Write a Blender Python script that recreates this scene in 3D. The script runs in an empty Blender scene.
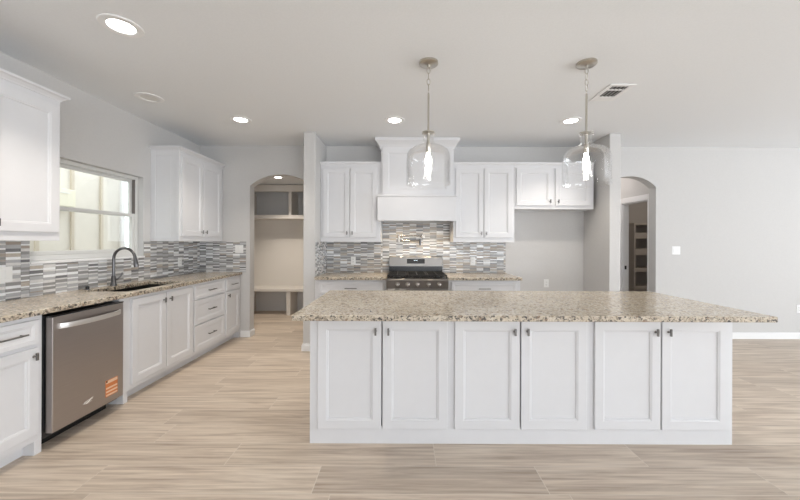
import bpy, bmesh, math, random
from mathutils import Vector, Matrix

random.seed(7)
S = bpy.context.scene
COL = S.collection
PI = math.pi

# ------------------------------------------------------------------ camera, world, lights, exposure
cam_d = bpy.data.cameras.new('camera')
cam_d.sensor_width = 36.0
cam_d.lens = 332.0 / 800.0 * 36.0
cam_d.shift_x = -0.005
cam_d.shift_y = -0.010
cam_d.clip_start = 0.05
cam = bpy.data.objects.new('camera', cam_d)
COL.objects.link(cam)
cam.location = (0, 0, 1.37)
cam.rotation_euler = (PI / 2, math.radians(-0.2), 0)
S.camera = cam

S.view_settings.view_transform = 'Standard'
S.view_settings.look = 'None'
S.view_settings.exposure = 0.21
S.view_settings.gamma = 1.0
S.view_settings.use_curve_mapping = False

world = bpy.data.worlds.new('sky')
S.world = world
world.use_nodes = True
bg = world.node_tree.nodes['Background']
bg.inputs[0].default_value = (0.93, 0.97, 1.0, 1)
bg.inputs[1].default_value = 2.8


def area(name, loc, rot, sx, sy, power, color):
    d = bpy.data.lights.new(name, 'AREA')
    d.shape = 'RECTANGLE'
    d.size, d.size_y = sx, sy
    d.energy = power
    d.color = color
    o = bpy.data.objects.new(name, d)
    o.location = loc
    o.rotation_euler = rot
    COL.objects.link(o)
    return o


DAY = (0.87, 0.93, 1.0)
area('daylight_rear', (2.4, -5.10, 0.95), (math.radians(157), 0, 0), 6.0, 1.6, 240, DAY)
area('daylight_right', (8.90, -0.5, 0.95), (math.radians(128), 0, PI / 2), 6.0, 1.6, 215, DAY)
area('hall_fill', (3.15, 5.6, 2.70), (0, 0, 0), 0.3, 0.3, 5.5, (1.0, 0.92, 0.87))  # added fill that brightens the hall walls, no fixture there
area('pantry_fill', (4.6, 5.6, 2.70), (0, 0, 0), 0.2, 0.2, 3.2, (1.0, 0.85, 0.72))  # added dim warm fill to bring out the pantry shelves, no fixture

# ------------------------------------------------------------------ materials


def new_mat(name):
    m = bpy.data.materials.new(name)
    m.use_nodes = True
    nt = m.node_tree
    b = nt.nodes['Principled BSDF']
    return m, nt, b


def nd(nt, typ, ins=None, **props):
    n = nt.nodes.new(typ)
    for k, v in props.items():
        setattr(n, k, v)
    for k, v in (ins or {}).items():
        if isinstance(v, bpy.types.NodeSocket):
            nt.links.new(v, n.inputs[k])
        else:
            n.inputs[k].default_value = v
    return n


def math_n(nt, op, a, b=0.0, c=None):
    d = {0: a, 1: b}
    if c is not None:
        d[2] = c
    return nd(nt, 'ShaderNodeMath', d, operation=op).outputs[0]


def ramp(nt, fac, stops, interp='LINEAR'):
    n = nd(nt, 'ShaderNodeValToRGB', {0: fac})
    cr = n.color_ramp
    cr.interpolation = interp
    while len(cr.elements) < len(stops):
        cr.elements.new(0.5)
    for e, (p, c) in zip(cr.elements, stops):
        e.position = p
        e.color = (c[0], c[1], c[2], 1)
    return n.outputs[0]


def mixc(nt, fac, a, b, blend='MIX'):
    n = nt.nodes.new('ShaderNodeMix')
    n.data_type = 'RGBA'
    n.blend_type = blend
    for sock, v in ((n.inputs[0], fac), (n.inputs[6], a), (n.inputs[7], b)):
        if isinstance(v, bpy.types.NodeSocket):
            nt.links.new(v, sock)
        else:
            sock.default_value = v if not isinstance(v, tuple) or len(v) == 4 else (*v, 1)
    return n.outputs[2]


def plain(name, col, rough=0.5, metal=0.0, spec=0.5, noise=0.0, nscale=30.0, bump=0.0):
    m, nt, b = new_mat(name)
    b.inputs['Base Color'].default_value = (*col, 1)
    b.inputs['Roughness'].default_value = rough
    b.inputs['Metallic'].default_value = metal
    b.inputs['Specular IOR Level'].default_value = spec
    if noise or bump:
        tc = nd(nt, 'ShaderNodeTexCoord')
        nz = nd(nt, 'ShaderNodeTexNoise', {'Vector': tc.outputs['Object'], 'Scale': nscale, 'Detail': 4.0})
        if noise:
            lo = tuple(max(0, c * (1 - noise)) for c in col)
            hi = tuple(min(1, c * (1 + noise)) for c in col)
            nt.links.new(ramp(nt, nz.outputs[0], [(0.3, lo), (0.7, hi)]), b.inputs['Base Color'])
        if bump:
            bp = nd(nt, 'ShaderNodeBump', {'Height': nz.outputs[0], 'Strength': bump, 'Distance': 0.002})
            nt.links.new(bp.outputs[0], b.inputs['Normal'])
    return m


def emis(name, col, strength):
    m, nt, b = new_mat(name)
    b.inputs['Base Color'].default_value = (*col, 1)
    b.inputs['Emission Color'].default_value = (*col, 1)
    b.inputs['Emission Strength'].default_value = strength
    return m


WALL = plain('wall_paint', (0.62, 0.61, 0.60), 0.85, spec=0.2, noise=0.015, nscale=60, bump=0.15)
CEIL = plain('ceiling_paint', (0.84, 0.855, 0.87), 0.9, spec=0.15, noise=0.015, nscale=80, bump=0.2)
CAB = plain('cabinet_paint', (0.725, 0.725, 0.74), 0.32, spec=0.4, noise=0.008, nscale=12)
TRIM = plain('trim_paint', (0.87, 0.87, 0.87), 0.4, spec=0.4)
BUILT = plain('built_in_paint', (0.70, 0.66, 0.61), 0.5, spec=0.3)
PLATE = plain('plate_plastic', (0.84, 0.84, 0.83), 0.3)
DARK = plain('dark_gap', (0.02, 0.02, 0.022), 0.5)
BLACK = plain('black_enamel', (0.012, 0.012, 0.013), 0.25)
IRON = plain('cast_iron', (0.02, 0.02, 0.02), 0.6, bump=0.3, nscale=200)
KNOB = plain('satin_nickel_hardware', (0.20, 0.195, 0.19), 0.32, 1.0)
NICKEL = plain('brushed_nickel', (0.56, 0.53, 0.48), 0.28, 1.0)
CHROME = plain('polished_steel', (0.46, 0.43, 0.39), 0.26, 1.0)
GUN = plain('gunmetal', (0.16, 0.16, 0.165), 0.3, 1.0)
SINKM = plain('black_composite', (0.012, 0.011, 0.010), 0.35, noise=0.3, nscale=300)
ORANGE = plain('orange_sticker', (0.62, 0.20, 0.06), 0.5)
PALEINK = plain('pale_sticker_stripe', (0.80, 0.55, 0.38), 0.5)
WINFRAME = plain('vinyl_frame', (0.72, 0.72, 0.70), 0.4)
TRACK = plain('window_track', (0.16, 0.14, 0.13), 0.5)
SIDING = plain('cream_siding', (0.76, 0.715, 0.645), 0.7, noise=0.03, nscale=6)
BATTEN = plain('siding_batten', (0.62, 0.55, 0.45), 0.7)
PALEBOX = plain('utility_box_paint', (0.86, 0.82, 0.68), 0.6)
GROUND = plain('ground', (0.45, 0.42, 0.36), 0.9, noise=0.2, nscale=5)
VENTD = plain('vent_dark', (0.03, 0.03, 0.03), 0.8)
LAMP_ON = emis('lamp_diffuser', (1.0, 0.97, 0.92), 14.0)
LAMP_OFF = plain('lamp_diffuser_off', (0.78, 0.77, 0.74), 0.5)
BULB = emis('bulb_glow', (1.0, 0.95, 0.88), 40.0)
DISPLAY = emis('display_digits', (0.75, 0.9, 1.0), 0.8)


def steel(name, col, rough, axis):
    m, nt, b = new_mat(name)
    tc = nd(nt, 'ShaderNodeTexCoord')
    sc = (4, 4, 400) if axis == 'x' else (400, 4, 4)
    mp = nd(nt, 'ShaderNodeMapping', {'Vector': tc.outputs['Object'], 'Scale': sc})
    nz = nd(nt, 'ShaderNodeTexNoise', {'Vector': mp.outputs[0], 'Scale': 1.0, 'Detail': 3.0})
    lo = tuple(c * 0.93 for c in col)
    nt.links.new(ramp(nt, nz.outputs[0], [(0.3, lo), (0.7, col)]), b.inputs['Base Color'])
    b.inputs['Metallic'].default_value = 1.0
    r = math_n(nt, 'MULTIPLY_ADD', nz.outputs[0], 0.12, rough - 0.06)
    nt.links.new(r, b.inputs['Roughness'])
    return m


STEEL = steel('stainless_steel', (0.30, 0.285, 0.27), 0.30, 'x')
STEELD = steel('smudge_proof_stainless', (0.455, 0.42, 0.405), 0.38, 'x')
HANDLE = steel('handle_aluminium', (0.80, 0.79, 0.78), 0.42, 'x')
STEELP = steel('range_panel_stainless', (0.27, 0.255, 0.245), 0.34, 'x')


def make_floor_mat():
    m, nt, b = new_mat('wood_look_tile')
    tc = nd(nt, 'ShaderNodeTexCoord')
    sp = nd(nt, 'ShaderNodeSeparateXYZ', {0: tc.outputs['Object']})
    RW, LEN = 0.2265, 1.30
    yr = math_n(nt, 'DIVIDE', math_n(nt, 'ADD', sp.outputs[1], 0.008), RW)
    row = math_n(nt, 'FLOOR', yr)
    fy = math_n(nt, 'FRACT', yr)
    off = math_n(nt, 'MULTIPLY', math_n(nt, 'MODULO', math_n(nt, 'ADD', row, 100.0), 3.0), 0.46)
    xr = math_n(nt, 'ADD', math_n(nt, 'DIVIDE', math_n(nt, 'ADD', sp.outputs[0], 0.50), LEN), off)
    colm = math_n(nt, 'FLOOR', xr)
    fx = math_n(nt, 'FRACT', xr)
    cid = nd(nt, 'ShaderNodeCombineXYZ', {0: colm, 1: row, 2: 0.0})
    wn = nd(nt, 'ShaderNodeTexWhiteNoise', {'Vector': cid.outputs[0]}, noise_dimensions='3D')
    # grain coordinates, shifted per plank
    shift = nd(nt, 'ShaderNodeVectorMath', {0: wn.outputs['Color'], 1: (37.0, 19.0, 11.0)}, operation='MULTIPLY')
    gv = nd(nt, 'ShaderNodeVectorMath', {0: tc.outputs['Object'], 1: shift.outputs[0]}, operation='ADD')
    mp = nd(nt, 'ShaderNodeMapping', {'Vector': gv.outputs[0], 'Scale': (0.8, 11.0, 1.0)})
    n1 = nd(nt, 'ShaderNodeTexNoise', {'Vector': mp.outputs[0], 'Scale': 1.9, 'Detail': 7.0, 'Roughness': 0.62, 'Distortion': 0.8})
    mp2 = nd(nt, 'ShaderNodeMapping', {'Vector': gv.outputs[0], 'Scale': (1.6, 42.0, 1.0)})
    n2 = nd(nt, 'ShaderNodeTexNoise', {'Vector': mp2.outputs[0], 'Scale': 1.2, 'Detail': 4.0})
    c1 = ramp(nt, n1.outputs[0], [(0.26, (0.36, 0.275, 0.215)), (0.42, (0.54, 0.44, 0.35)), (0.56, (0.70, 0.60, 0.49)), (0.74, (0.76, 0.67, 0.57))])
    c2 = mixc(nt, 0.42, c1, ramp(nt, n2.outputs[0], [(0.36, (0.38, 0.30, 0.235)), (0.62, (0.74, 0.64, 0.54))]))
    tint = ramp(nt, wn.outputs['Value'], [(0.0, (0.87, 0.855, 0.845)), (0.5, (0.98, 0.97, 0.96)), (1.0, (1.06, 1.06, 1.06))])
    c3 = mixc(nt, 1.0, c2, tint, 'MULTIPLY')
    gy = math_n(nt, 'LESS_THAN', math_n(nt, 'ABSOLUTE', math_n(nt, 'SUBTRACT', fy, 0.5)), 0.5 - 0.0022 / RW)
    gx = math_n(nt, 'LESS_THAN', math_n(nt, 'ABSOLUTE', math_n(nt, 'SUBTRACT', fx, 0.5)), 0.5 - 0.0022 / LEN)
    inside = math_n(nt, 'MULTIPLY', gx, gy)
    c4 = mixc(nt, inside, (0.70, 0.62, 0.53), c3)
    nt.links.new(c4, b.inputs['Base Color'])
    b.inputs['Roughness'].default_value = 0.42
    b.inputs['Specular IOR Level'].default_value = 0.45
    bp = nd(nt, 'ShaderNodeBump', {'Height': inside, 'Strength': 0.3, 'Distance': 0.001})
    nt.links.new(bp.outputs[0], b.inputs['Normal'])
    return m


def make_granite(name='speckled_granite', dark=0.0, rough=0.14):
    m, nt, b = new_mat(name)
    tc = nd(nt, 'ShaderNodeTexCoord')
    v = tc.outputs['Object']
    big = nd(nt, 'ShaderNodeTexNoise', {'Vector': v, 'Scale': 9.0, 'Detail': 5.0, 'Roughness': 0.65})
    base = ramp(nt, big.outputs[0], [(0.30, (0.54, 0.44, 0.32)), (0.5, (0.72, 0.61, 0.46)), (0.70, (0.82, 0.73, 0.60))])
    vo = nd(nt, 'ShaderNodeTexVoronoi', {'Vector': v, 'Scale': 95.0, 'Randomness': 1.0})
    sepc = nd(nt, 'ShaderNodeSeparateColor', {0: vo.outputs['Color']})
    cell = ramp(nt, sepc.outputs[0], [(0.0, (0.05, 0.045, 0.042)), (0.07 + dark, (0.34, 0.29, 0.24)), (0.20 + dark, (0.54, 0.47, 0.38)),
                                      (0.50, (0.68, 0.60, 0.48)), (0.78, (0.80, 0.74, 0.64))], 'CONSTANT')
    c = mixc(nt, 0.55, base, cell)
    blot = nd(nt, 'ShaderNodeTexNoise', {'Vector': v, 'Scale': 48.0, 'Detail': 3.0, 'Roughness': 0.6})
    msk = ramp(nt, blot.outputs[0], [(0.60 - dark * 0.5, (0, 0, 0)), (0.655 - dark * 0.5, (1, 1, 1))])
    c = mixc(nt, msk, c, (0.075, 0.062, 0.055))
    blot2 = nd(nt, 'ShaderNodeTexNoise', {'Vector': v, 'Scale': 30.0, 'Detail': 2.0})
    msk2 = ramp(nt, blot2.outputs[0], [(0.62, (0, 0, 0)), (0.70, (1, 1, 1))])
    c = mixc(nt, msk2, c, (0.33, 0.22, 0.14))
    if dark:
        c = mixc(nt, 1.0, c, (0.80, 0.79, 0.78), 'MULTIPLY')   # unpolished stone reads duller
    nt.links.new(c, b.inputs['Base Color'])
    b.inputs['Roughness'].default_value = rough
    b.inputs['Specular IOR Level'].default_value = 0.5
    return m


def make_glass(name, tint=(1, 1, 1), rough=0.0, base=0.05, edge=0.75, seeded=False):
    m = bpy.data.materials.new(name)
    m.use_nodes = True
    nt = m.node_tree
    nt.nodes.clear()
    out = nt.nodes.new('ShaderNodeOutputMaterial')
    tr = nd(nt, 'ShaderNodeBsdfTransparent', {0: (*tint, 1)})
    gl = nd(nt, 'ShaderNodeBsdfGlossy', {'Color': (1, 1, 1, 1), 'Roughness': rough})
    lw = nd(nt, 'ShaderNodeLayerWeight', {'Blend': 0.25})
    f = math_n(nt, 'MULTIPLY_ADD', lw.outputs['Fresnel'], edge, base)
    if seeded:
        tc = nd(nt, 'ShaderNodeTexCoord')
        vo = nd(nt, 'ShaderNodeTexVoronoi', {'Vector': tc.outputs['Object'], 'Scale': 75.0})
        seed = math_n(nt, 'LESS_THAN', vo.outputs['Distance'], 0.16)
        f = math_n(nt, 'MINIMUM', math_n(nt, 'MULTIPLY_ADD', seed, 0.25, f), 1.0)
        nz = nd(nt, 'ShaderNodeTexNoise', {'Vector': tc.outputs['Object'], 'Scale': 18.0})
        bp = nd(nt, 'ShaderNodeBump', {'Height': nz.outputs[0], 'Strength': 0.35, 'Distance': 0.01})
        nt.links.new(bp.outputs[0], gl.inputs['Normal'])
    if seeded:
        edge_t = math_n(nt, 'POWER', lw.outputs['Facing'], 4.0)
        nt.links.new(ramp(nt, edge_t, [(0.15, (0.99, 0.99, 0.99)), (1.0, (0.45, 0.47, 0.48))]), tr.inputs[0])
    mx = nd(nt, 'ShaderNodeMixShader', {0: f, 1: tr.outputs[0], 2: gl.outputs[0]})
    nt.links.new(mx.outputs[0], out.inputs[0])
    return m


FLOOR = make_floor_mat()
GRANITE = make_granite()
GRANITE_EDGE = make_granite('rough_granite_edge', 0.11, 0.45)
PANE = make_glass('window_glass', (0.97, 0.99, 0.985), 0.0, 0.02, 0.5)
JAR = make_glass('seeded_glass', (0.99, 0.99, 0.99), 0.05, 0.015, 0.42, True)

TILES = [plain('tile_white_glass', (0.86, 0.87, 0.88), 0.12), plain('tile_pale_marble', (0.66, 0.65, 0.64), 0.3, noise=0.08, nscale=40),
         plain('tile_silver', (0.46, 0.46, 0.47), 0.2), plain('tile_grey', (0.31, 0.305, 0.30), 0.22),
         plain('tile_taupe', (0.36, 0.315, 0.275), 0.3), plain('tile_slate', (0.20, 0.20, 0.205), 0.2),
         plain('tile_stone', (0.47, 0.42, 0.36), 0.4, noise=0.1, nscale=50)]
TWEIGHT = [20, 12, 18, 20, 13, 9, 8]
GROUT = plain('grout', (0.52, 0.51, 0.49), 0.9)

# ------------------------------------------------------------------ mesh helpers


class MB:
    def __init__(self):
        self.bm = bmesh.new()
        self.mi = 0

    def face(self, vs):
        try:
            f = self.bm.faces.new(vs)
            f.material_index = self.mi
            return f
        except ValueError:
            return None

    def box(self, x0, x1, y0, y1, z0, z1):
        v = [self.bm.verts.new(p) for p in ((x0, y0, z0), (x1, y0, z0), (x1, y1, z0), (x0, y1, z0),
                                            (x0, y0, z1), (x1, y0, z1), (x1, y1, z1), (x0, y1, z1))]
        for q in ((0, 3, 2, 1), (4, 5, 6, 7), (0, 1, 5, 4), (1, 2, 6, 5), (2, 3, 7, 6), (3, 0, 4, 7)):
            self.face([v[i] for i in q])
        return self

    def loft(self, loops, cap0=True, cap1=True, closed=True):
        rs = [[self.bm.verts.new(p) for p in lp] for lp in loops]
        n = len(rs[0])
        for a, b in zip(rs, rs[1:]):
            for i in range(n if closed else n - 1):
                j = (i + 1) % n
                self.face([a[i], a[j], b[j], b[i]])
        if cap0:
            self.face(list(reversed(rs[0])))
        if cap1:
            self.face(rs[-1])
        return self

    def lathe(self, prof, cx=0, cy=0, seg=32, cap0=False, cap1=False):
        loops = []
        for r, z in prof:
            loops.append([(cx + r * math.cos(2 * PI * i / seg), cy + r * math.sin(2 * PI * i / seg), z) for i in range(seg)])
        return self.loft(loops, cap0, cap1)

    def tube(self, pts, rad, seg=12, caps=True):
        pts = [Vector(p) for p in pts]
        if not isinstance(rad, (list, tuple)):
            rad = [rad] * len(pts)
        loops = []
        ref = None
        for i, p in enumerate(pts):
            t = (pts[min(i + 1, len(pts) - 1)] - pts[max(i - 1, 0)]).normalized()
            if ref is None:
                ref = Vector((0, 0, 1)) if abs(t.z) < 0.9 else Vector((1, 0, 0))
            u = (ref - t * ref.dot(t)).normalized()
            ref = u
            w = t.cross(u)
            loops.append([tuple(p + rad[i] * (math.cos(2 * PI * k / seg) * u + math.sin(2 * PI * k / seg) * w)) for k in range(seg)])
        return self.loft(loops, caps, caps)

    def torus(self, c, R, r, axis, squash=1.0, seg=16, rs=8):
        a = Vector(axis).normalized()
        z = Vector((0, 0, 1))
        u = a.cross(z).normalized()
        loops = []
        for i in range(seg):
            t = 2 * PI * i / seg
            d = math.cos(t) * u + math.sin(t) * z * 1.0
            ctr = Vector(c) + R * math.cos(t) * u + R * squash * math.sin(t) * z
            loops.append([self.bm.verts.new(ctr + r * (math.cos(2 * PI * k / rs) * d + math.sin(2 * PI * k / rs) * a)) for k in range(rs)])
        for i in range(seg):
            p, q = loops[i], loops[(i + 1) % seg]
            for k in range(rs):
                self.face([p[k], q[k], q[(k + 1) % rs], p[(k + 1) % rs]])
        return self

    def build(self, name, mats, parent=None, origin=(0, 0, 0), smooth=False, bevel=0.0, bseg=1):
        bmesh.ops.recalc_face_normals(self.bm, faces=self.bm.faces)
        if any(origin):
            bmesh.ops.translate(self.bm, verts=self.bm.verts, vec=-Vector(origin))
        me = bpy.data.meshes.new(name)
        self.bm.to_mesh(me)
        self.bm.free()
        if not isinstance(mats, (list, tuple)):
            mats = [mats]
        for m in mats:
            me.materials.append(m)
        o = bpy.data.objects.new(name, me)
        COL.objects.link(o)
        if parent is not None:
            o.parent = parent
        elif any(origin):
            o.location = origin
        if smooth:
            for p in me.polygons:
                p.use_smooth = True
            me.set_sharp_from_angle(angle=math.radians(40))
        if bevel:
            md = o.modifiers.new('bevel', 'BEVEL')
            md.width = bevel
            md.segments = bseg
            md.limit_method = 'ANGLE'
            md.angle_limit = math.radians(40)
        return o


def thing(name, label, cat, loc=(0, 0, 0), rotz=0.0, group=None):
    o = bpy.data.objects.new(name, None)
    o.empty_display_size = 0.1
    COL.objects.link(o)
    o.location = loc
    o.rotation_euler = (0, 0, rotz)
    tag(o, label, cat, group)
    return o


def tag(o, label, cat, group=None):
    o['label'] = label
    o['category'] = cat
    if group:
        o['group'] = group
    return o


def struct(o):
    o['kind'] = 'structure'
    return o


def dup(root, loc, rotz=None, label=None):
    r = root.copy()
    COL.objects.link(r)
    r.location = loc
    if rotz is not None:
        r.rotation_euler = (0, 0, rotz)
    if label:
        r['label'] = label

    def kids(src, dst):
        for ch in list(src.children):
            c = ch.copy()
            COL.objects.link(c)
            c.parent = dst
            kids(ch, c)
    kids(root, r)
    return r


# ------------------------------------------------------------------ setting
XL = -2.93          # left wall face
YB = 4.76           # back wall face
ZC = 2.74           # ceiling
XR = 9.0            # right wall face
YR = -5.2           # rear wall face (behind the camera)
WT = 0.14

fl = MB().box(-3.6, XR + 0.15, YR - 0.15, 7.0, -0.08, 0.0).build('floor', FLOOR)
struct(fl)
cl = MB().box(XL - 0.16, XR + 0.15, YR - 0.15, YB + WT, ZC, ZC + 0.12)
struct(cl.build('ceiling', CEIL))

# left wall with the window opening
WY0, WY1, WZ0, WZ1 = 2.592, 3.73, 1.205, 2.085
w = MB()
w.box(XL - 0.16, XL, YR - 0.15, WY0, 0, ZC)
w.box(XL - 0.16, XL, WY1, YB + WT, 0, ZC)
w.box(XL - 0.16, XL, WY0, WY1, 0, WZ0 - 0.02)
w.box(XL - 0.16, XL, WY0, WY1, WZ1, ZC)
struct(w.build('wall_left', WALL))


def arch_wall(name, x0, x1, y0, y1, ax0, ax1, spring, top, mat):
    w = MB()
    w.box(x0, ax0, y0, y1, 0, ZC)
    w.box(ax1, x1, y0, y1, 0, ZC)
    n = 20
    c = (ax0 + ax1) / 2
    h = (ax1 - ax0) / 2
    rise = top - spring
    R = (h * h + rise * rise) / (2 * rise)
    zc = top - R
    arc = []
    for i in range(n + 1):
        x = ax0 + (ax1 - ax0) * i / n
        arc.append((x, zc + math.sqrt(max(0, R * R - (x - c) ** 2))))
    for (xa, za), (xb, zb) in zip(arc, arc[1:]):
        w.loft([[(xa, y0, za), (xb, y0, zb), (xb, y0, ZC), (xa, y0, ZC)],
                [(xa, y1, za), (xb, y1, zb), (xb, y1, ZC), (xa, y1, ZC)]])
    return struct(w.build(name, mat))


arch_wall('wall_back', XL, 2.60, YB, YB + WT, -2.21, -1.32, 2.17, 2.335, WALL)
arch_wall('wall_right', 2.60, XR + 0.15, YB, YB + WT, 2.89, 3.61, 2.17, 2.325, WALL)

# wing walls beside the range run
YW = 4.16
struct(MB().box(-1.262, -1.115, YW, YB, 0, ZC).build('wall_wing_left', WALL, bevel=0.006, bseg=2))
struct(MB().box(2.575, 2.715, YW, YB, 0, ZC).build('wall_wing_right', WALL, bevel=0.006, bseg=2))

# rear and side walls of the room behind the camera, with their windows
w = MB()
w.box(XL, -0.6, YR - 0.15, YR, 0, ZC)
w.box(5.4, XR, YR - 0.15, YR, 0, ZC)
w.box(-0.6, 5.4, YR - 0.15, YR, 2.1, ZC)
w.box(-0.6, 5.4, YR - 0.15, YR, 0, 0.3)
struct(w.build('wall_rear', WALL))
w = MB()
w.box(XR, XR + 0.15, YR, -3.5, 0, ZC)
w.box(XR, XR + 0.15, 2.5, YB, 0, ZC)
w.box(XR, XR + 0.15, -3.5, 2.5, 2.1, ZC)
w.box(XR, XR + 0.15, -3.5, 2.5, 0, 0.3)
struct(w.build('wall_side', WALL))
f = MB()
for x in (-0.6, 1.38, 3.37, 5.35):
    f.box(x, x + 0.05, YR - 0.12, YR - 0.06, 0.3, 2.1)
f.box(-0.6, 5.4, YR - 0.12, YR - 0.06, 0.3, 0.36)
f.box(-0.6, 5.4, YR - 0.12, YR - 0.06, 2.04, 2.1)
struct(f.build('window_2', WINFRAME))
f = MB()
for y in (-3.5, -1.52, 0.47, 2.45):
    f.box(XR + 0.06, XR + 0.12, y, y + 0.05, 0.3, 2.1)
f.box(XR + 0.06, XR + 0.12, -3.5, 2.5, 0.3, 0.36)
f.box(XR + 0.06, XR + 0.12, -3.5, 2.5, 2.04, 2.1)
struct(f.build('window_3', WINFRAME))

# baseboards


def baseboard(name, segs):
    b = MB()
    for x0, x1, y0, y1, nx, ny in segs:
        # (nx, ny) = the side the thin cap steps back from
        b.box(x0, x1, y0, y1, 0, 0.075)
        cx0, cx1, cy0, cy1 = x0, x1, y0, y1
        if nx > 0: cx1 -= 0.006
        if nx < 0: cx0 += 0.006
        if ny < 0: cy0 += 0.006
        b.box(cx0, cx1, cy0, cy1, 0.075, 0.092)
    return struct(b.build(name, TRIM, bevel=0.002))


baseboard('baseboard_back', [(-2.335, -2.21, YB - 0.015, YB, 0, -1), (-2.21, -2.195, YB - 0.015, YB + WT, 1, 0),
                             (-1.335, -1.32, YB, YB + WT, -1, 0)])
baseboard('baseboard_wing_left', [(-1.277, -1.262, YW - 0.015, YB, -1, 0), (-1.262, -1.115, YW - 0.015, YW, 0, -1)])
baseboard('baseboard_wing_right', [(2.575, 2.715, YW - 0.015, YW, 0, -1), (2.715, 2.73, YW - 0.015, YB, 1, 0),
                                   (1.50, 2.56, YB - 0.015, YB, 0, -1), (2.56, 2.575, YW - 0.015, YB, -1, 0)])
baseboard('baseboard_right', [(3.61, XR, YB - 0.015, YB, 0, -1), (2.73, 2.89, YB - 0.015, YB, 0, -1),
                              (3.595, 3.61, YB, YB + WT, -1, 0)])

# mudroom behind the left arch
MX0, MX1, MY1, MZ = -3.2, -1.0, 6.57, 2.44
w = MB()
w.box(MX0 - 0.1, MX0, YB + WT, MY1 + 0.1, 0, MZ)
w.box(MX1, MX1 + 0.1, YB + WT, MY1 + 0.1, 0, MZ)
w.box(MX0, MX1, MY1, MY1 + 0.1, 0, MZ)
w.box(MX0, XL, YB, YB + WT, 0, MZ)
struct(w.build('wall_mudroom', WALL))
struct(MB().box(MX0 - 0.1, MX1 + 0.1, YB + WT, MY1 + 0.1, MZ, MZ + 0.1).build('ceiling_mudroom', CEIL))

# hall behind the right arch with a cased doorway into the pantry
HX = 3.67
DY0, DY1, DZ = 4.985, 5.58, 2.02
w = MB()
w.box(2.60, 2.72, YB + WT, 6.7, 0, ZC)
w.box(2.72, HX + 0.1, 6.6, 6.7, 0, ZC)
w.box(HX, HX + 0.1, YB + WT, DY0, 0, ZC)
w.box(HX, HX + 0.1, DY1, 6.6, 0, ZC)
w.box(HX, HX + 0.1, DY0, DY1, DZ, ZC)
struct(w.build('wall_hall', WALL))
struct(MB().box(2.6, 5.5, YB + WT, 6.7, ZC, ZC + 0.1).build('ceiling_hall', CEIL))
w = MB()
w.box(5.4, 5.5, YB + WT, 6.7, 0, ZC)
w.box(HX + 0.1, 5.4, 6.6, 6.7, 0, ZC)
struct(w.build('wall_pantry', WALL))
t = MB()
t.box(HX - 0.018, HX, DY0 - 0.075, DY0, 0, DZ + 0.085)
t.box(HX - 0.018, HX, DY1, DY1 + 0.085, 0, DZ + 0.085)
t.box(HX - 0.018, HX, DY0, DY1, DZ, DZ + 0.085)
t.box(HX, HX + 0.1, DY0, DY0 + 0.015, 0, DZ)
t.box(HX, HX + 0.1, DY1 - 0.015, DY1, 0, DZ)
t.box(HX, HX + 0.1, DY0, DY1, DZ - 0.015, DZ)
door_case = struct(t.build('trim_1', TRIM, bevel=0.002))
MB().box(HX + 0.03, HX + 0.06, DY1 - 0.0175, DY1 - 0.015, 0.925, 0.985).build('strike_plate', DARK, door_case)

# ------------------------------------------------------------------ kitchen window
win_x = XL - 0.13
wi = MB()
fw = 0.035
x0, x1 = win_x, win_x + 0.07
wi.box(x0, x1, WY0, WY0 + fw, WZ0, WZ1)
wi.box(x0, x1, WY1 - fw, WY1, WZ0, WZ1)
wi.box(x0, x1, WY0 + fw, WY1 - fw, WZ0, WZ0 + 0.045)
wi.box(x0, x1, WY0 + fw, WY1 - fw, WZ1 - fw, WZ1)
win = struct(wi.build('window_1', WINFRAME, bevel=0.003))
ZM = 1.655


def sash(name, xa, xb, z0, z1, rail):
    s = MB()
    a, b = WY0 + fw, WY1 - fw
    s.box(xa, xb, a, a + rail, z0, z1)
    s.box(xa, xb, b - rail, b, z0, z1)
    s.box(xa, xb, a + rail, b - rail, z0, z0 + rail)
    s.box(xa, xb, a + rail, b - rail, z1 - rail, z1)
    o = s.build(name, WINFRAME, win, bevel=0.003)
    xm = (xa + xb) / 2
    MB().box(xm - 0.003, xm + 0.003, a + rail * 0.6, b - rail * 0.6, z0 + rail * 0.6, z1 - rail * 0.6).build('pane', PANE, o)
    return o


sash('lower_sash', win_x + 0.038, win_x + 0.062, WZ0 + 0.045, ZM + 0.018, 0.034)
sash('upper_sash', win_x + 0.008, win_x + 0.032, ZM - 0.018, WZ1 - fw, 0.03)
MB().box(win_x + 0.036, win_x + 0.066, WY1 - fw - 0.006, WY1 - fw, ZM + 0.02, WZ1 - fw).build('track', TRACK, win)
MB().box(XL - 0.16, XL + 0.022, WY0, WY1, WZ0 - 0.02, WZ0).build('window_sill', TRIM, win, bevel=0.003)

# the neighbouring wall outside the window
nx = -4.35
n = MB().box(nx - 0.2, nx, 0.5, 5.13, -0.3, 4.2)
struct(n.build('wall_outside', SIDING))
b = MB()
for yb in [1.40 + 0.42 * i for i in range(9)]:
    b.box(nx, nx + 0.022, yb - 0.019, yb + 0.019, -0.3, 4.2)
struct(b.build('trim_2', BATTEN))
struct(MB().box(nx - 0.2, nx + 0.03, 5.08, 5.15, -0.3, 4.2).build('trim_3', TRIM))
struct(MB().box(-9, XL - 0.16, -3, 12, -0.35, -0.3).build('floor_outside', GROUND))
ub = thing('utility_box', 'cream metal utility box on the neighbouring siding seen through the upper window pane', 'utility box', (nx + 0.023, 4.05, 1.80))
o0 = ub.location
MB().box(nx + 0.023, nx + 0.12, 3.72, 4.28, 1.80, 2.02).build('housing', PALEBOX, ub, o0, bevel=0.006)
MB().box(nx + 0.12, nx + 0.126, 3.95, 4.20, 1.965, 1.975).build('lip', TRIM, ub, o0)

# ------------------------------------------------------------------ cabinets
DT = 0.02      # door thickness


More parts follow.
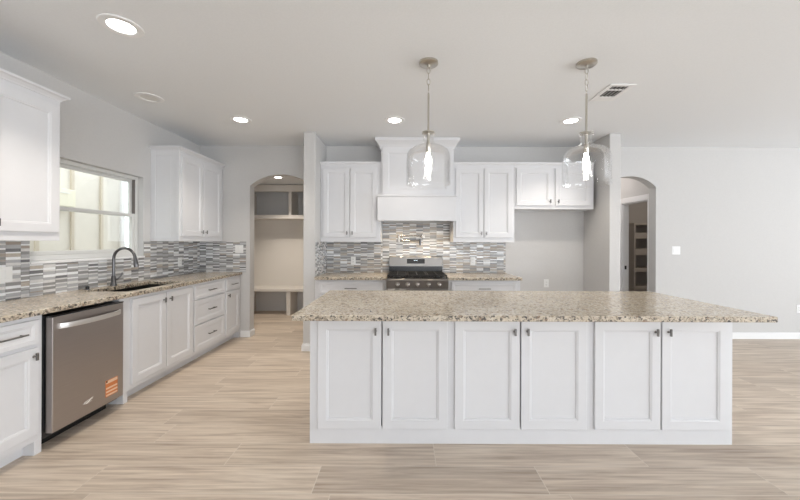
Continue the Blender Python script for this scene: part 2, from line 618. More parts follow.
def door_mesh(x0, x1, z0, z1, stile=0.058, y=0.0, depth=0.012):
    m = MB()
    e = 0.0025

    def rect(i, yy):
        return [(x0 + i, yy, z0 + i), (x1 - i, yy, z0 + i), (x1 - i, yy, z1 - i), (x0 + i, yy, z1 - i)]
    f = y - DT
    m.loft([rect(0, y), rect(0, f + e), rect(e, f), rect(stile, f), rect(stile + 0.003, f + 0.003), rect(stile + 0.010, f + 0.004),
            rect(stile + 0.015, f + depth)])
    return m


def add_knob(parent, x, z, y=-DT):
    k = MB()
    k.tube([(x, y, z), (x, y - 0.004, z), (x, y - 0.005, z), (x, y - 0.020, z)], [0.008, 0.008, 0.0045, 0.0045], 10)
    k.box(x - 0.0065, x + 0.0065, y - 0.030, y - 0.019, z - 0.024, z + 0.024)
    return k.build('knob', KNOB, parent, bevel=0.0015)


def add_pull(parent, x, z, L=0.15, y=-DT):
    k = MB()
    for s in (-1, 1):
        k.tube([(x + s * (L / 2 - 0.02), y, z), (x + s * (L / 2 - 0.02), y - 0.027, z)], 0.0045, 8)
    k.box(x - L / 2, x + L / 2, y - 0.035, y - 0.025, z - 0.005, z + 0.005)
    return k.build('pull', KNOB, parent, bevel=0.0015)


def add_door(root, x0, x1, z0, z1, knob=None, label=None):
    d = door_mesh(x0, x1, z0, z1).build('door', CAB, root)
    if knob:
        add_knob(d, *knob)
    return d


def add_drawer(root, x0, x1, z0, z1, pull=True, stile=0.03):
    d = door_mesh(x0, x1, z0, z1, stile=stile, depth=0.006).build('drawer', CAB, root)
    if pull:
        add_pull(d, (x0 + x1) / 2, (z0 + z1) / 2)
    return d


CROWN_SMALL = ((0, 0), (0.003, 0.0), (0.006, 0.008), (0.014, 0.018), (0.016, 0.022), (0.016, 0.038), (0, 0.038))


def crown(root, w, d, z0, left, right, prof=None, name='crown_moulding'):
    prof = prof or ((0, 0), (0.004, 0.0), (0.008, 0.010), (0.024, 0.026), (0.038, 0.032), (0.040, 0.036), (0.040, 0.048), (0, 0.048))
    m = MB()
    loops = []
    for o, z in prof:
        a = -o if left else 0
        b = w + o if right else w
        loops.append([(a, -o, z0 + z), (b, -o, z0 + z), (b, d, z0 + z), (a, d, z0 + z)])
    m.loft(loops)
    return m.build(name, CAB, root)


def slotted(b, w, y1, z0, z1, dz0, dz1, slots, depth=0.10):
    """carcass box whose face frame is open in narrow slots between paired doors"""
    b.box(0, w, depth, y1, z0, z1)
    b.box(0, w, 0, depth, z0, dz0)
    b.box(0, w, 0, depth, dz1, z1)
    xs = [0] + [v for g in slots for v in (g - 0.012, g + 0.012)] + [w]
    for a, c in zip(xs[::2], xs[1::2]):
        b.box(a, c, 0, depth, dz0, dz1)


def base_cab(label, loc, rotz, w, d=0.58, ztop=0.893, toe=True, feet=(), hollow=False, slots=(), dz=(0.12, 0.83)):
    root = thing('base_cabinet', label, 'cabinet', loc, rotz)
    b = MB()
    if toe:
        if hollow:
            b.box(0, w, 0, 0.02, 0.09, ztop)
            b.box(0, 0.02, 0.02, d, 0.09, ztop)
            b.box(w - 0.02, w, 0.02, d, 0.09, ztop)
            b.box(0.02, w - 0.02, 0.02, d, 0.09, 0.125)
            b.box(0.02, w - 0.02, d - 0.012, d, 0.125, ztop)
        else:
            b.box(0, w, 0, d, 0.09, ztop)
        for fx0, fx1 in feet:
            b.box(fx0, fx1, 0, d, 0, 0.09)
        b.build('body', CAB, root, bevel=0.0015)
        a = max([f[1] for f in feet if f[0] < 0.05] or [0])
        c = min([f[0] for f in feet if f[1] > w - 0.01] or [w])
        MB().box(a, c, 0.075, d, 0, 0.09).build('toe_kick', CAB, root)
    else:
        slotted(b, w, d, 0, ztop, dz[0], dz[1], slots)
        b.build('body', CAB, root)
    return root


# --- island -------------------------------------------------------
IY = 2.257
IX = [-0.636, 0.317, 1.262, 2.235]
idoors = [((-0.580, -0.150), (-0.142, 0.296)), ((0.345, 0.784), (0.793, 1.236)), ((1.290, 1.734), (1.743, 2.192))]
ilabels = ['leftmost white double-door cabinet of the granite-topped island, nearest the arched doorway',
           'middle white double-door cabinet of the island, in front of the range',
           'rightmost white double-door cabinet of the island, under the pointed granite end']
for k in range(3):
    x0 = IX[k]
    root = base_cab(ilabels[k], (x0, IY, 0), 0, IX[k + 1] - x0 - 0.0002, d=0.73, toe=False, slots=[(idoors[k][0][1] + idoors[k][1][0]) / 2 - x0])
    root.name = 'island_cabinet'
    root['group'] = 'island cabinets'
    (a0, a1), (b0, b1) = idoors[k]
    add_door(root, a0 - x0, a1 - x0, 0.108, 0.838, (a1 - x0 - 0.038, 0.770))
    add_door(root, b0 - x0, b1 - x0, 0.108, 0.838, (b0 - x0 + 0.040, 0.770))


def slab(name, label, x0, x1, y0, y1, z0, z1, hole=None, origin=None, extra=None):
    m = MB()
    if hole:
        hx0, hx1, hy0, hy1 = hole
        # outline with a hole, lofted as a ring so that the slab stays one closed piece
        o = [(x0, y0), (x1, y0), (x1, y1), (x0, y1)]
        i = [(hx0, hy0), (hx1, hy0), (hx1, hy1), (hx0, hy1)]
        ring = lambda pts, z: [m.bm.verts.new((p[0], p[1], z)) for p in pts]
        ot, ob, it, ib = ring(o, z1), ring(o, z0), ring(i, z1), ring(i, z0)
        for k in range(4):
            j = (k + 1) % 4
            m.face([ot[k], ot[j], it[j], it[k]])
            m.face([ob[j], ob[k], ib[k], ib[j]])
            m.face([ob[k], ob[j], ot[j], ot[k]])
            m.face([ib[j], ib[k], it[k], it[j]])
    else:
        m.box(x0, x1, y0, y1, z0, z1)
    o = m.build(name, [GRANITE, GRANITE_EDGE], None, origin or ((x0 + x1) / 2, (y0 + y1) / 2, z0), bevel=0.005, bseg=2)
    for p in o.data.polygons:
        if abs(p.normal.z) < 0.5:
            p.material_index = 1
    return tag(o, label, 'countertop')


slab('island_countertop', 'long speckled beige granite top of the kitchen island, overhanging its front',
     -0.672, 2.240, 1.985, 3.02, 0.895, 0.930)

# --- left run -----------------------------------------------------
XF = -2.35       # cabinet face
R90 = PI / 2
r = base_cab('white drawer-over-door base cabinet at the left edge, nearest the camera', (XF, 1.768, 0), R90, 0.389, feet=((0.345, 0.389),))
add_drawer(r, 0.03, 0.358, 0.715, 0.868)
add_door(r, 0.03, 0.358, 0.135, 0.690, (0.358 - 0.036, 0.640))
r = base_cab('white double-door sink base cabinet right of the dishwasher', (XF, 2.742, 0), R90, 0.947, feet=((0.042, 0.085),), hollow=True)
add_door(r, 0.112, 0.517, 0.135, 0.868, (0.479, 0.800))
add_door(r, 0.527, 0.930, 0.135, 0.868, (0.565, 0.800))
r = base_cab('white three-drawer base cabinet between the sink base and the corner cabinet', (XF, 3.69, 0), R90, 0.655)
add_drawer(r, 0.015, 0.630, 0.715, 0.868)
add_drawer(r, 0.015, 0.630, 0.430, 0.700, stile=0.05)
add_drawer(r, 0.015, 0.630, 0.135, 0.415, stile=0.05)
r = base_cab('narrow white drawer-over-door base cabinet against the arched-doorway wall', (XF, 4.346, 0), R90, 0.409, feet=((0.385, 0.409),))
add_drawer(r, 0.02, 0.375, 0.715, 0.868)
add_door(r, 0.02, 0.375, 0.135, 0.700, (0.062, 0.650))

SINK = (-2.80, -2.41, 2.90, 3.64)
slab('counter', 'speckled granite worktop along the left wall, cut out for the sink', XL, -2.315, 1.74, YB, 0.895, 0.930, hole=SINK)
bpy.data.objects['counter'].name = 'countertop'

# sink
sk = thing('sink', 'black undermount sink below the window, set in the left granite worktop', 'sink', (-2.62, 3.29, 0.70))
o0 = sk.location
m = MB()
a, b, c, d = SINK
e = 0.012


def rc(i, z, r=0.03):
    pts = []
    for cx, cy, a0 in ((b + i - r, d + i - r, 0), (a - i + r, d + i - r, 90), (a - i + r, c - i + r, 180), (b + i - r, c - i + r, 270)):
        for k in range(5):
            t = math.radians(a0 + k * 22.5)
            pts.append((cx + r * math.cos(t), cy + r * math.sin(t), z))
    return pts


m.loft([rc(e, 0.894), rc(e, 0.70), rc(0.0, 0.71), rc(0.0, 0.890), rc(e, 0.8945)], cap0=False, cap1=False)
m.bm.verts.ensure_lookup_table()
m.face([m.bm.verts.new(p) for p in rc(0.0, 0.711)])
m.face([m.bm.verts.new(p) for p in rc(e, 0.699)])
m.build('basin', SINKM, sk, o0, smooth=True)
MB().lathe([(0.0, 0.716), (0.03, 0.716), (0.042, 0.713), (0.042, 0.7115)], -2.62, 3.29, 24).build('drain', NICKEL, sk, o0, smooth=True)

# faucet
fc = thing('faucet', 'gunmetal gooseneck faucet with pull-down spray head behind the sink', 'faucet', (-2.85, 3.26, 0.93))
o0 = fc.location
fx, fy = -2.85, 3.26
MB().lathe([(0.0, 0.93), (0.027, 0.93), (0.027, 0.945), (0.021, 0.952), (0.019, 1.02), (0.014, 1.03), (0.0, 1.03)], fx, fy, 20).build('base', GUN, fc, o0, smooth=True)
pts = [(fx, fy, 1.02), (fx, fy, 1.10), (fx, fy, 1.195)]
for k in range(1, 13):
    t = PI - k / 12 * (PI * 0.93)
    pts.append((fx + 0.105 + 0.105 * math.cos(t), fy, 1.195 + 0.105 * math.sin(t)))
MB().tube(pts, 0.0125, 14).build('neck', GUN, fc, o0, smooth=True)
p = Vector(pts[-1])
dv = Vector((0.16, 0, -1)).normalized()
MB().tube([p - dv * 0.004, p + dv * 0.03, p + dv * 0.04, p + dv * 0.085, p + dv * 0.105], [0.0135, 0.0145, 0.017, 0.021, 0.019], 16).build('spray_head', GUN, fc, o0, smooth=True)
MB().tube([(fx, fy + 0.018, 0.985), (fx, fy + 0.04, 0.988), (fx + 0.02, fy + 0.06, 1.02), (fx + 0.03, fy + 0.065, 1.055)], [0.009, 0.008, 0.006, 0.005], 10).build('handle', GUN, fc, o0, smooth=True)

sb = thing('sink_button', 'small black round air-switch button on the worktop left of the faucet', 'button', (-2.845, 2.985, 0.93))
o0 = sb.location
MB().lathe([(0, 0.93), (0.024, 0.93), (0.024, 0.934), (0.018, 0.937), (0, 0.937)], -2.845, 2.985, 20).build('flange', GUN, sb, o0, smooth=True)
MB().lathe([(0.014, 0.937), (0.014, 0.960), (0.011, 0.963), (0, 0.963)], -2.845, 2.985, 16).build('cap', BLACK, sb, o0, smooth=True)

# --- dishwasher ---------------------------------------------------
dw = thing('dishwasher', 'grey stainless dishwasher with bow handle and orange sticker under left worktop', 'dishwasher', (XF, 2.160, 0), R90)
W = 0.570
m = MB().box(0.004, W - 0.004, 0.004, 0.56, 0.075, 0.875)
m.build('tub', DARK, dw)
m = MB().box(0.012, W - 0.008, -0.052, -0.006, 0.108, 0.868)
dwd = m.build('door', STEELD, dw, bevel=0.004, bseg=2)
MB().box(0.012, W - 0.008, -0.053, -0.004, 0.8685, 0.876).build('control_strip', BLACK, dwd)
h = MB()
loops = []
for k in range(17):
    t = k / 16
    x = 0.050 + t * (W - 0.095)
    bow = 0.040 * math.sin(PI * t) ** 0.45 if 0 < t < 1 else 0
    y = -0.052 - bow
    zz = 0.802 - 0.002 * math.sin(PI * t)
    loops.append([(x, y - 0.010, zz - 0.017), (x, y - 0.012, zz), (x, y - 0.010, zz + 0.017), (x, y + 0.002, zz + 0.017), (x, y + 0.002, zz - 0.017)])
h.loft(loops)
h.build('handle', HANDLE, dwd, smooth=True)
MB().box(0.012, W - 0.012, 0.085, 0.105, 0.0, 0.075).build('kick_plate', BLACK, dw)
m = MB().box(0.400, 0.508, -0.0535, -0.052, 0.160, 0.288)
st = m.build('energy_sticker', ORANGE, dwd)
st['label'] = 'orange sticker'
m = MB()
for z0, z1 in ((0.165, 0.178), (0.192, 0.205), (0.219, 0.232), (0.262, 0.284)):
    m.box(0.404, 0.504, -0.0540, -0.0535, z0, z1)
m.build('sticker_stripes', PALEINK, st)
m = MB()
m.box(0.404, 0.416, -0.0543, -0.0539, 0.272, 0.284)
m.build('sticker_mark', BLACK, st)
# the small raised swoosh emblem low on the door
m = MB()
lp = []
for k in range(25):
    t = k / 24 * 1.75 * PI + 0.5
    lp.append((0.262 + 0.030 * math.cos(t) + 0.010 * math.sin(t), -0.0535, 0.200 + 0.011 * math.sin(t)))
m.tube(lp, 0.0016, 6)
m.tube([(0.222, -0.0535, 0.196), (0.242, -0.0535, 0.192), (0.262, -0.0535, 0.200), (0.279, -0.0535, 0.212), (0.295, -0.0535, 0.216)], [0.0015, 0.003, 0.0035, 0.003, 0.0015], 6)
m.build('emblem', HANDLE, dwd, smooth=True)

# --- upper cabinets -----------------------------------------------


def upper_cab(label, loc, rotz, w, h, d=0.33, doors=(), knobs=(), left=False, right=False, zb=0.062, panel=None, crownz=True):
    """local z starts at 0 = underside"""
    root = thing('upper_cabinet', label, 'cabinet', loc, rotz)
    b = MB()
    slotted(b, w, d, 0, h, zb + 0.01, h - 0.055, [(p[1] + q[0]) / 2 for p, q in zip(doors, doors[1:]) if q[0] - p[1] < 0.02])
    b.build('body', CAB, root, bevel=0.0015)
    for i, (x0, x1) in enumerate(doors):
        add_door(root, x0, x1, zb, h - 0.045, (knobs[i], zb + 0.055))
    crown(root, w, d, h, left, right, prof=None if left else CROWN_SMALL)
    if panel:
        # applied frame on the side that faces the room
        m = MB()
        x = -0.006
        m.box(x, 0, 0.0, 0.04, 0, h)
        m.box(x, 0, d - 0.055, d, 0, h)
        m.box(x, 0, 0.04, d - 0.055, 0, 0.05)
        m.box(x, 0, 0.04, d - 0.055, h - 0.06, h)
        m.build('end_panel', CAB, root, bevel=0.0015)
    return root


UH = 1.047
UB = 1.030
upper_cab('white wall cabinet at the upper left edge, left of the window', (XL + 0.33, 1.75, 1.37), R90, 0.757, UH,
          doors=((0.02, 0.300), (0.307, 0.735)), knobs=(0.262, 0.345), left=True, right=True)
upper_cab('white double-door wall cabinet in the left corner, right of the window', (XL + 0.33, 3.84, 1.37), R90, 0.915, UH,
          doors=((0.03, 0.430), (0.440, 0.85)), knobs=(0.394, 0.474), left=True, right=False, panel=True)
YU = YB - 0.33
upper_cab('tall white wall cabinet left of the range hood', (-1.114, YU, 1.37), 0, 0.805, UB,
          doors=((0.035, 0.389), (0.396, 0.755)), knobs=(0.358, 0.428))
upper_cab('tall white wall cabinet right of the range hood', (0.656, YU, 1.37), 0, 0.815, UB,
          doors=((0.03, 0.401), (0.408, 0.785)), knobs=(0.371, 0.437))
fr = upper_cab('short white wall cabinet above the empty refrigerator space', (1.472, YU, 1.815), 0, 1.055, UB + 1.37 - 1.815,
               doors=((0.02, 0.500), (0.540, 1.015)), knobs=(0.466, 0.574), zb=0.045)

# --- range hood ---------------------------------------------------
hd = thing('range_hood', 'white panelled range hood box rising to the ceiling above the range', 'range hood', (0.17, YB, 1.64))
o0 = hd.location
hx0, hx1 = -0.308, 0.655
hy = 4.405
MB().box(hx0, hx1, hy, YB, 1.975, ZC - 0.012).build('chimney', CAB, hd, o0, bevel=0.002)
m = door_mesh(hx0 + 0.02, hx1 - 0.02, 1.985, 2.625, stile=0.075, y=hy, depth=0.010)
m.build('front_panel', CAB, hd, o0)
m = MB()
loops = []
for o, z in ((0, 2.60), (0.012, 2.605), (0.016, 2.625), (0.030, 2.655), (0.060, 2.69), (0.072, 2.70), (0.075, 2.738), (0, 2.738)):
    loops.append([(hx0 - o, hy - o, z), (hx1 + o, hy - o, z), (hx1 + o, YB, z), (hx0 - o, YB, z)])
m.loft(loops)
m.build('crown_moulding', CAB, hd, o0)
m = MB().box(-0.348, 0.675, 4.305, 4.330, 1.645, 1.96)
m.box(-0.348, -0.323, 4.330, 4.428, 1.645, 1.96)
m.box(0.650, 0.675, 4.330, 4.428, 1.645, 1.96)
m.box(-0.307, -0.290, 4.428, YB, 1.645, 1.96)
m.box(0.637, 0.654, 4.428, YB, 1.645, 1.96)
m.box(-0.323, 0.650, 4.330, 4.428, 1.70, 1.96)
m.box(-0.290, 0.637, 4.428, YB, 1.70, 1.96)
m.build('mantel_box', CAB, hd, o0, bevel=0.003)
m = MB()
loops = []
for o, z in ((0.0, 1.96), (0.008, 1.962), (0.010, 1.978), (0.0, 1.985)):
    loops.append([(-0.348 - o, 4.305 - o, z), (0.675 + o, 4.305 - o, z), (0.675 + o, 4.428, z), (-0.348 - o, 4.428, z)])
m.loft(loops)
m.build('trim_strip', CAB, hd, o0)
vi = MB().box(-0.22, 0.56, 4.36, 4.70, 1.684, 1.6995).build('vent_insert', STEELD, hd, o0, bevel=0.003)
for lx in (-0.03, 0.37):
    MB().lathe([(0, 1.681), (0.030, 1.681), (0.030, 1.6838)], lx, 4.44, 20).build('hood_lamp', emis('hood_lamp_glow', (1.0, 0.85, 0.62), 8.0), vi, o0)
    d = bpy.data.lights.new('hood_light', 'SPOT')
    d.energy = 9.0
    d.color = (1.0, 0.82, 0.58)
    d.spot_size = 2.6
    d.spot_blend = 0.7
    d.shadow_soft_size = 0.03
    o = bpy.data.objects.new('hood_light', d)
    COL.objects.link(o)
    o.location = (lx, 4.44, 1.674)

# --- back base cabinets and worktops ------------------------------
YC = YB - 0.60
r = base_cab('white base cabinet left of the range, mostly behind the island', (-1.114, YC, 0), 0, 0.893, d=0.595)
add_drawer(r, 0.05, 0.86, 0.715, 0.868)
add_door(r, 0.05, 0.450, 0.135, 0.700, (0.41, 0.65))
add_door(r, 0.460, 0.86, 0.135, 0.700, (0.50, 0.65))
r = base_cab('white base cabinet right of the range, mostly behind the island', (0.558, YC, 0), 0, 0.900, d=0.595)
add_drawer(r, 0.04, 0.85, 0.715, 0.868)
add_door(r, 0.04, 0.440, 0.135, 0.700, (0.40, 0.65))
add_door(r, 0.450, 0.85, 0.135, 0.700, (0.49, 0.65))
slab('countertop', 'short granite worktop left of the range against the wing wall', -1.114, -0.220, YC - 0.035, YB, 0.895, 0.930)
slab('countertop', 'short granite worktop right of the range beside the refrigerator space', 0.554, 1.475, YC - 0.035, YB, 0.895, 0.930)

# --- range --------------------------------------------------------
rx0, rx1 = -0.215, 0.549
ry0, ry1 = 4.085, 4.735
rg = thing('range', 'stainless gas range with black grates and backguard display under the hood', 'range', ((rx0 + rx1) / 2, ry1, 0))
o0 = rg.location
MB().box(rx0, rx1, ry0 + 0.03, ry1, 0.03, 0.905).build('body', STEEL, rg, o0, bevel=0.003)
m = MB()
m.loft([[(rx0, ry0 + 0.04, 0.80), (rx0, ry0 + 0.005, 0.80), (rx0, ry0 - 0.01, 0.895), (rx0, ry0 + 0.0, 0.912), (rx0, ry0 + 0.04, 0.915)],
        [(rx1, ry0 + 0.04, 0.80), (rx1, ry0 + 0.005, 0.80), (rx1, ry0 - 0.01, 0.895), (rx1, ry0 + 0.0, 0.912), (rx1, ry0 + 0.04, 0.915)]])
cp = m.build('control_panel', STEELP, rg, o0, bevel=0.002)
rc_x = (rx0 + rx1) / 2
for kx in (-0.245, -0.122, 0.0, 0.135, 0.265):
    x = rc_x + kx
    m = MB()
    m.tube([(x, ry0 + 0.003, 0.848), (x, ry0 - 0.008, 0.847), (x, ry0 - 0.012, 0.847), (x, ry0 - 0.034, 0.844), (x, ry0 - 0.037, 0.844)],
           [0.026, 0.026, 0.020, 0.019, 0.016], 20)
    m.box(x - 0.004, x + 0.004, ry0 - 0.043, ry0 - 0.03, 0.828, 0.860)
    m.build('knob', CHROME, cp, o0, smooth=True)
od = MB().box(rx0 + 0.004, rx1 - 0.004, ry0 + 0.002, ry0 + 0.04, 0.19, 0.790).build('oven_door', STEEL, rg, o0, bevel=0.004)
MB().box(rx0 + 0.12, rx1 - 0.12, ry0 + 0.0005, ry0 + 0.004, 0.32, 0.62).build('oven_window', BLACK, od, o0)
m = MB()
m.tube([(rx0 + 0.02, ry0 - 0.045, 0.765), (rx1 - 0.02, ry0 - 0.045, 0.765)], 0.014, 14)
for x in (rx0 + 0.045, rx1 - 0.045):
    m.tube([(x, ry0 + 0.004, 0.765), (x, ry0 - 0.045, 0.765)], 0.010, 10)
m.build('oven_handle', CHROME, od, o0, smooth=True)
MB().box(rx0 + 0.004, rx1 - 0.004, ry0 + 0.005, ry0 + 0.04, 0.045, 0.182).build('lower_drawer', STEEL, rg, o0, bevel=0.004)
MB().box(rx0 + 0.006, rx1 - 0.006, ry0 + 0.035, ry1 - 0.06, 0.905, 0.918).build('cooktop', BLACK, rg, o0, bevel=0.004)
for bx, by, br in ((-0.255, 4.22, .045), (-0.255, 4.52, .038), (0.0, 4.37, .055), (0.255, 4.22, .042), (0.255, 4.52, .036)):
    MB().lathe([(0, 0.918), (br, 0.918), (br, 0.930), (br * .8, 0.932), (br * .8, 0.938), (0, 0.940)], rc_x + bx, by, 20).build('burner', IRON, rg, o0, smooth=True)
for gx in (-0.252, 0.0, 0.252):
    m = MB()
    x0, x1, y0, y1 = rc_x + gx - 0.12, rc_x + gx + 0.12, 4.125, 4.645
    z0, z1 = 0.945, 0.960
    bw = 0.011
    m.box(x0, x1, y0, y0 + bw, z0, z1)
    m.box(x0, x1, y1 - bw, y1, z0, z1)
    m.box(x0, x0 + bw, y0, y1, z0, z1)
    m.box(x1 - bw, x1, y0, y1, z0, z1)
    m.box((x0 + x1 - bw) / 2, (x0 + x1 + bw) / 2, y0, y1, z0, z1)
    for yy in (4.22, 4.38, 4.52):
        m.box(x0, x1, yy - bw / 2, yy + bw / 2, z0, z1)
    for xx in (x0, x1 - bw):
        for yy in (y0, y1 - bw):
            m.box(xx, xx + bw, yy, yy + bw, 0.917, z0)
    m.build('grate', IRON, rg, o0, bevel=0.002)
m = MB().box(rx0 + 0.006, rx1 - 0.006, ry1 - 0.058, ry1, 0.905, 1.035)
m.build('riser', BLACK, rg, o0)
m = MB()
m.loft([[(rx0 + 0.006, ry1 - 0.075, 1.028), (rx0 + 0.006, ry1 - 0.055, 1.160), (rx0 + 0.006, ry1 - 0.045, 1.166), (rx0 + 0.006, ry1, 1.166), (rx0 + 0.006, ry1, 1.028)],
        [(rx1 - 0.006, ry1 - 0.075, 1.028), (rx1 - 0.006, ry1 - 0.055, 1.160), (rx1 - 0.006, ry1 - 0.045, 1.166), (rx1 - 0.006, ry1, 1.166), (rx1 - 0.006, ry1, 1.028)]])
bgd = m.build('backguard', STEEL, rg, o0, bevel=0.003)
m = MB()
px0, px1 = rc_x - 0.125, rc_x + 0.125


def bgy(z):
    return ry1 - 0.075 + (z - 1.028) / 0.132 * 0.02


za, zb_ = 1.068, 1.132
m.loft([[(px0, bgy(za) - 0.002, za), (px1, bgy(za) - 0.002, za), (px1, bgy(zb_) - 0.002, zb_), (px0, bgy(zb_) - 0.002, zb_)],
        [(px0, bgy(za) + 0.004, za), (px1, bgy(za) + 0.004, za), (px1, bgy(zb_) + 0.004, zb_), (px0, bgy(zb_) + 0.004, zb_)]])
dsp = m.build('display', BLACK, bgd, o0)
m = MB()
for k, xx in enumerate((-0.022, -0.010, 0.006, 0.018)):
    z = 1.112
    y = bgy(z) - 0.003
    m.box(rc_x + xx - 0.0035, rc_x + xx + 0.0035, y - 0.0005, y + 0.001, z - 0.0055, z + 0.0055)
m.build('clock_digits', DISPLAY, dsp, o0)
for sx in (rx0 + 0.03, rx1 - 0.06):
    for sy in (ry0 + 0.08, ry1 - 0.06):
        MB().lathe([(0, 0), (0.02, 0), (0.018, 0.03), (0, 0.03)], sx + 0.015, sy, 12).build('foot', BLACK, rg, o0)

# --- pot filler ---------------------------------------------------
pf = thing('pot_filler', 'folded swing-arm pot filler tap on the tiles above the range', 'faucet', (0.262, YB - 0.011, 1.45))
o0 = pf.location
ytw = YB - 0.010
px = 0.262
m = MB()
m.tube([(px, ytw, 1.450), (px, ytw - 0.012, 1.450), (px, ytw - 0.014, 1.450), (px, ytw - 0.05, 1.450)], [0.032, 0.030, 0.014, 0.014], 20)
m.build('wall_flange', CHROME, pf, o0, smooth=True)
m = MB()
m.tube([(px, ytw - 0.05, 1.432), (px, ytw - 0.05, 1.478)], 0.016, 14)
m.tube([(px, ytw - 0.05, 1.456), (px - 0.335, ytw - 0.055, 1.456)], 0.0105, 12)
m.build('upper_arm', CHROME, pf, o0, smooth=True)
m = MB()
m.tube([(px - 0.335, ytw - 0.055, 1.475), (px - 0.335, ytw - 0.055, 1.372)], 0.014, 14)
m.tube([(px - 0.335, ytw - 0.055, 1.388), (px - 0.035, ytw - 0.085, 1.388)], 0.0105, 12)
m.build('lower_arm', CHROME, pf, o0, smooth=True)
m = MB()
m.tube([(px - 0.035, ytw - 0.085, 1.412), (px - 0.035, ytw - 0.085, 1.36), (px - 0.035, ytw - 0.087, 1.322)], [0.017, 0.016, 0.012], 14)
m.build('spout', GUN, pf, o0, smooth=True)
MB().tube([(px - 0.035, ytw - 0.10, 1.395), (px - 0.035, ytw - 0.13, 1.395), (px - 0.035, ytw - 0.135, 1.36)], 0.006, 8).build('lever', GUN, pf, o0, smooth=True)

# ------------------------------------------------------------------ tile backsplashes


def tiles(m, u0, u1, z0, z1, place, holes=(), colw=0.0965, rng=random, warm_lit=False):
    """columns of stacked strips; place(u, n, z) -> world point, n = height off the wall"""
    g = 0.0018
    wthin = [46, 20, 16, 6, 6, 2, 4]
    wthick = [5, 9, 20, 26, 22, 6, 12] if warm_lit else [8, 14, 34, 30, 5, 6, 3]  # back-wall mix leans taupe: warm light under the hood put into strip colours
    u = u0
    c = 0
    prev = None
    while u < u1 - 0.004:
        ue = min(u + colw, u1)
        top, bot = z1, z0
        for hu0, hu1, hz0, hz1 in holes:
            if u + 1e-4 < hu1 and ue - 1e-4 > hu0 and (u + ue) / 2 > hu0 and (u + ue) / 2 < hu1:
                top = min(top, hz0)
        z = bot - rng.random() * 0.02
        last = -1
        while z < top - 0.003:
            h = rng.choice((0.0115, 0.0115, 0.0115, 0.022, 0.022, 0.026)) if last not in (0, 1) else rng.choice((0.022, 0.026))
            za, zb = max(z, bot), min(z + h, top)
            if zb - za > 0.003:
                k = last
                while k == last:
                    k = rng.choices(range(7), wthin if h < 0.015 else wthick)[0]
                last = k
                m.mi = k
                th = 0.008 + rng.random() * 0.0025
                p = [place(u + g / 2, 0.002, za + g / 2), place(ue - g / 2, 0.002, za + g / 2), place(ue - g / 2, 0.002, zb - g / 2), place(u + g / 2, 0.002, zb - g / 2)]
                q = [place(u + g / 2, th, za + g / 2), place(ue - g / 2, th, za + g / 2), place(ue - g / 2, th, zb - g / 2), place(u + g / 2, th, zb - g / 2)]
                m.loft([p, q], cap0=False)
            z += h
        # grout bed behind this column
        m.mi = 7
        m.loft([[place(u, 0.0005, bot), place(ue, 0.0005, bot), place(ue, 0.0005, top), place(u, 0.0005, top)],
                [place(u, 0.0065, bot), place(ue, 0.0065, bot), place(ue, 0.0065, top), place(u, 0.0065, top)]])
        u = ue
        c += 1


TZ0, TZ1 = 0.9305, 1.369
m = MB()
tiles(m, 1.76, WY0, TZ0, TZ1, lambda u, n, z: (XL + n, u, z))
tiles(m, WY0, WY1, TZ0, WZ0 - 0.021, lambda u, n, z: (XL + n, u, z))
tiles(m, WY1, YB - 0.011, TZ0, TZ1, lambda u, n, z: (XL + n, u, z))
tiles(m, XL + 0.001, -2.262, TZ0, TZ1, lambda u, n, z: (u, YB - n, z))
tag(m.build('tile_backsplash', TILES + [GROUT], None, (XL, 3.2, TZ0)),
    'grey and white stacked strip tile backsplash along the left wall below the window', 'backsplash')
m = MB()
tiles(m, -1.103, -0.307, TZ0, TZ1, lambda u, n, z: (u, YB - n, z), warm_lit=True)
tiles(m, -0.307, 0.654, TZ0, 1.644, lambda u, n, z: (u, YB - n, z), warm_lit=True)
tiles(m, 0.654, 1.455, TZ0, TZ1, lambda u, n, z: (u, YB - n, z), warm_lit=True)
tiles(m, YC - 0.005, YB - 0.001, TZ0, TZ1, lambda u, n, z: (-1.1145 + n, u, z), colw=0.05)
tag(m.build('tile_backsplash', TILES + [GROUT], None, (0.19, YB, TZ0)),
    'beige-grey stacked strip tile backsplash behind the range, rising to the hood', 'backsplash')

# ------------------------------------------------------------------ outlets and switches


def outlet(label, loc, rotz, gangs=1, kind='outlet'):
    """front faces local -y; loc = centre of the back of the plate"""
    root = thing('wall_outlet' if kind == 'outlet' else 'light_switch', label, 'outlet' if kind == 'outlet' else 'light switch', loc, rotz)
    w = 0.070 + 0.046 * (gangs - 1)
    MB().box(-w / 2, w / 2, -0.006, 0, -0.0575, 0.0575).build('cover_plate', PLATE, root, bevel=0.002)
    for g in range(gangs):
        cx = (g - (gangs - 1) / 2) * 0.046
        if kind == 'outlet':
            for s in (-1, 1):
                z = s * 0.019
                sk_ = MB().box(cx - 0.016, cx + 0.016, -0.0085, -0.006, z - 0.014, z + 0.014).build('socket', PLATE, root, bevel=0.002)
                m = MB()
                m.box(cx - 0.008, cx - 0.0055, -0.0088, -0.0083, z - 0.002, z + 0.008)
                m.box(cx + 0.0055, cx + 0.008, -0.0088, -0.0083, z - 0.002, z + 0.008)
                m.box(cx - 0.0025, cx + 0.0025, -0.0088, -0.0083, z - 0.010, z - 0.006)
                m.build('slot', DARK, sk_)
        else:
            MB().box(cx - 0.016, cx + 0.016, -0.010, -0.006, -0.032, 0.032).build('rocker', PLATE, root, bevel=0.002)
    return root


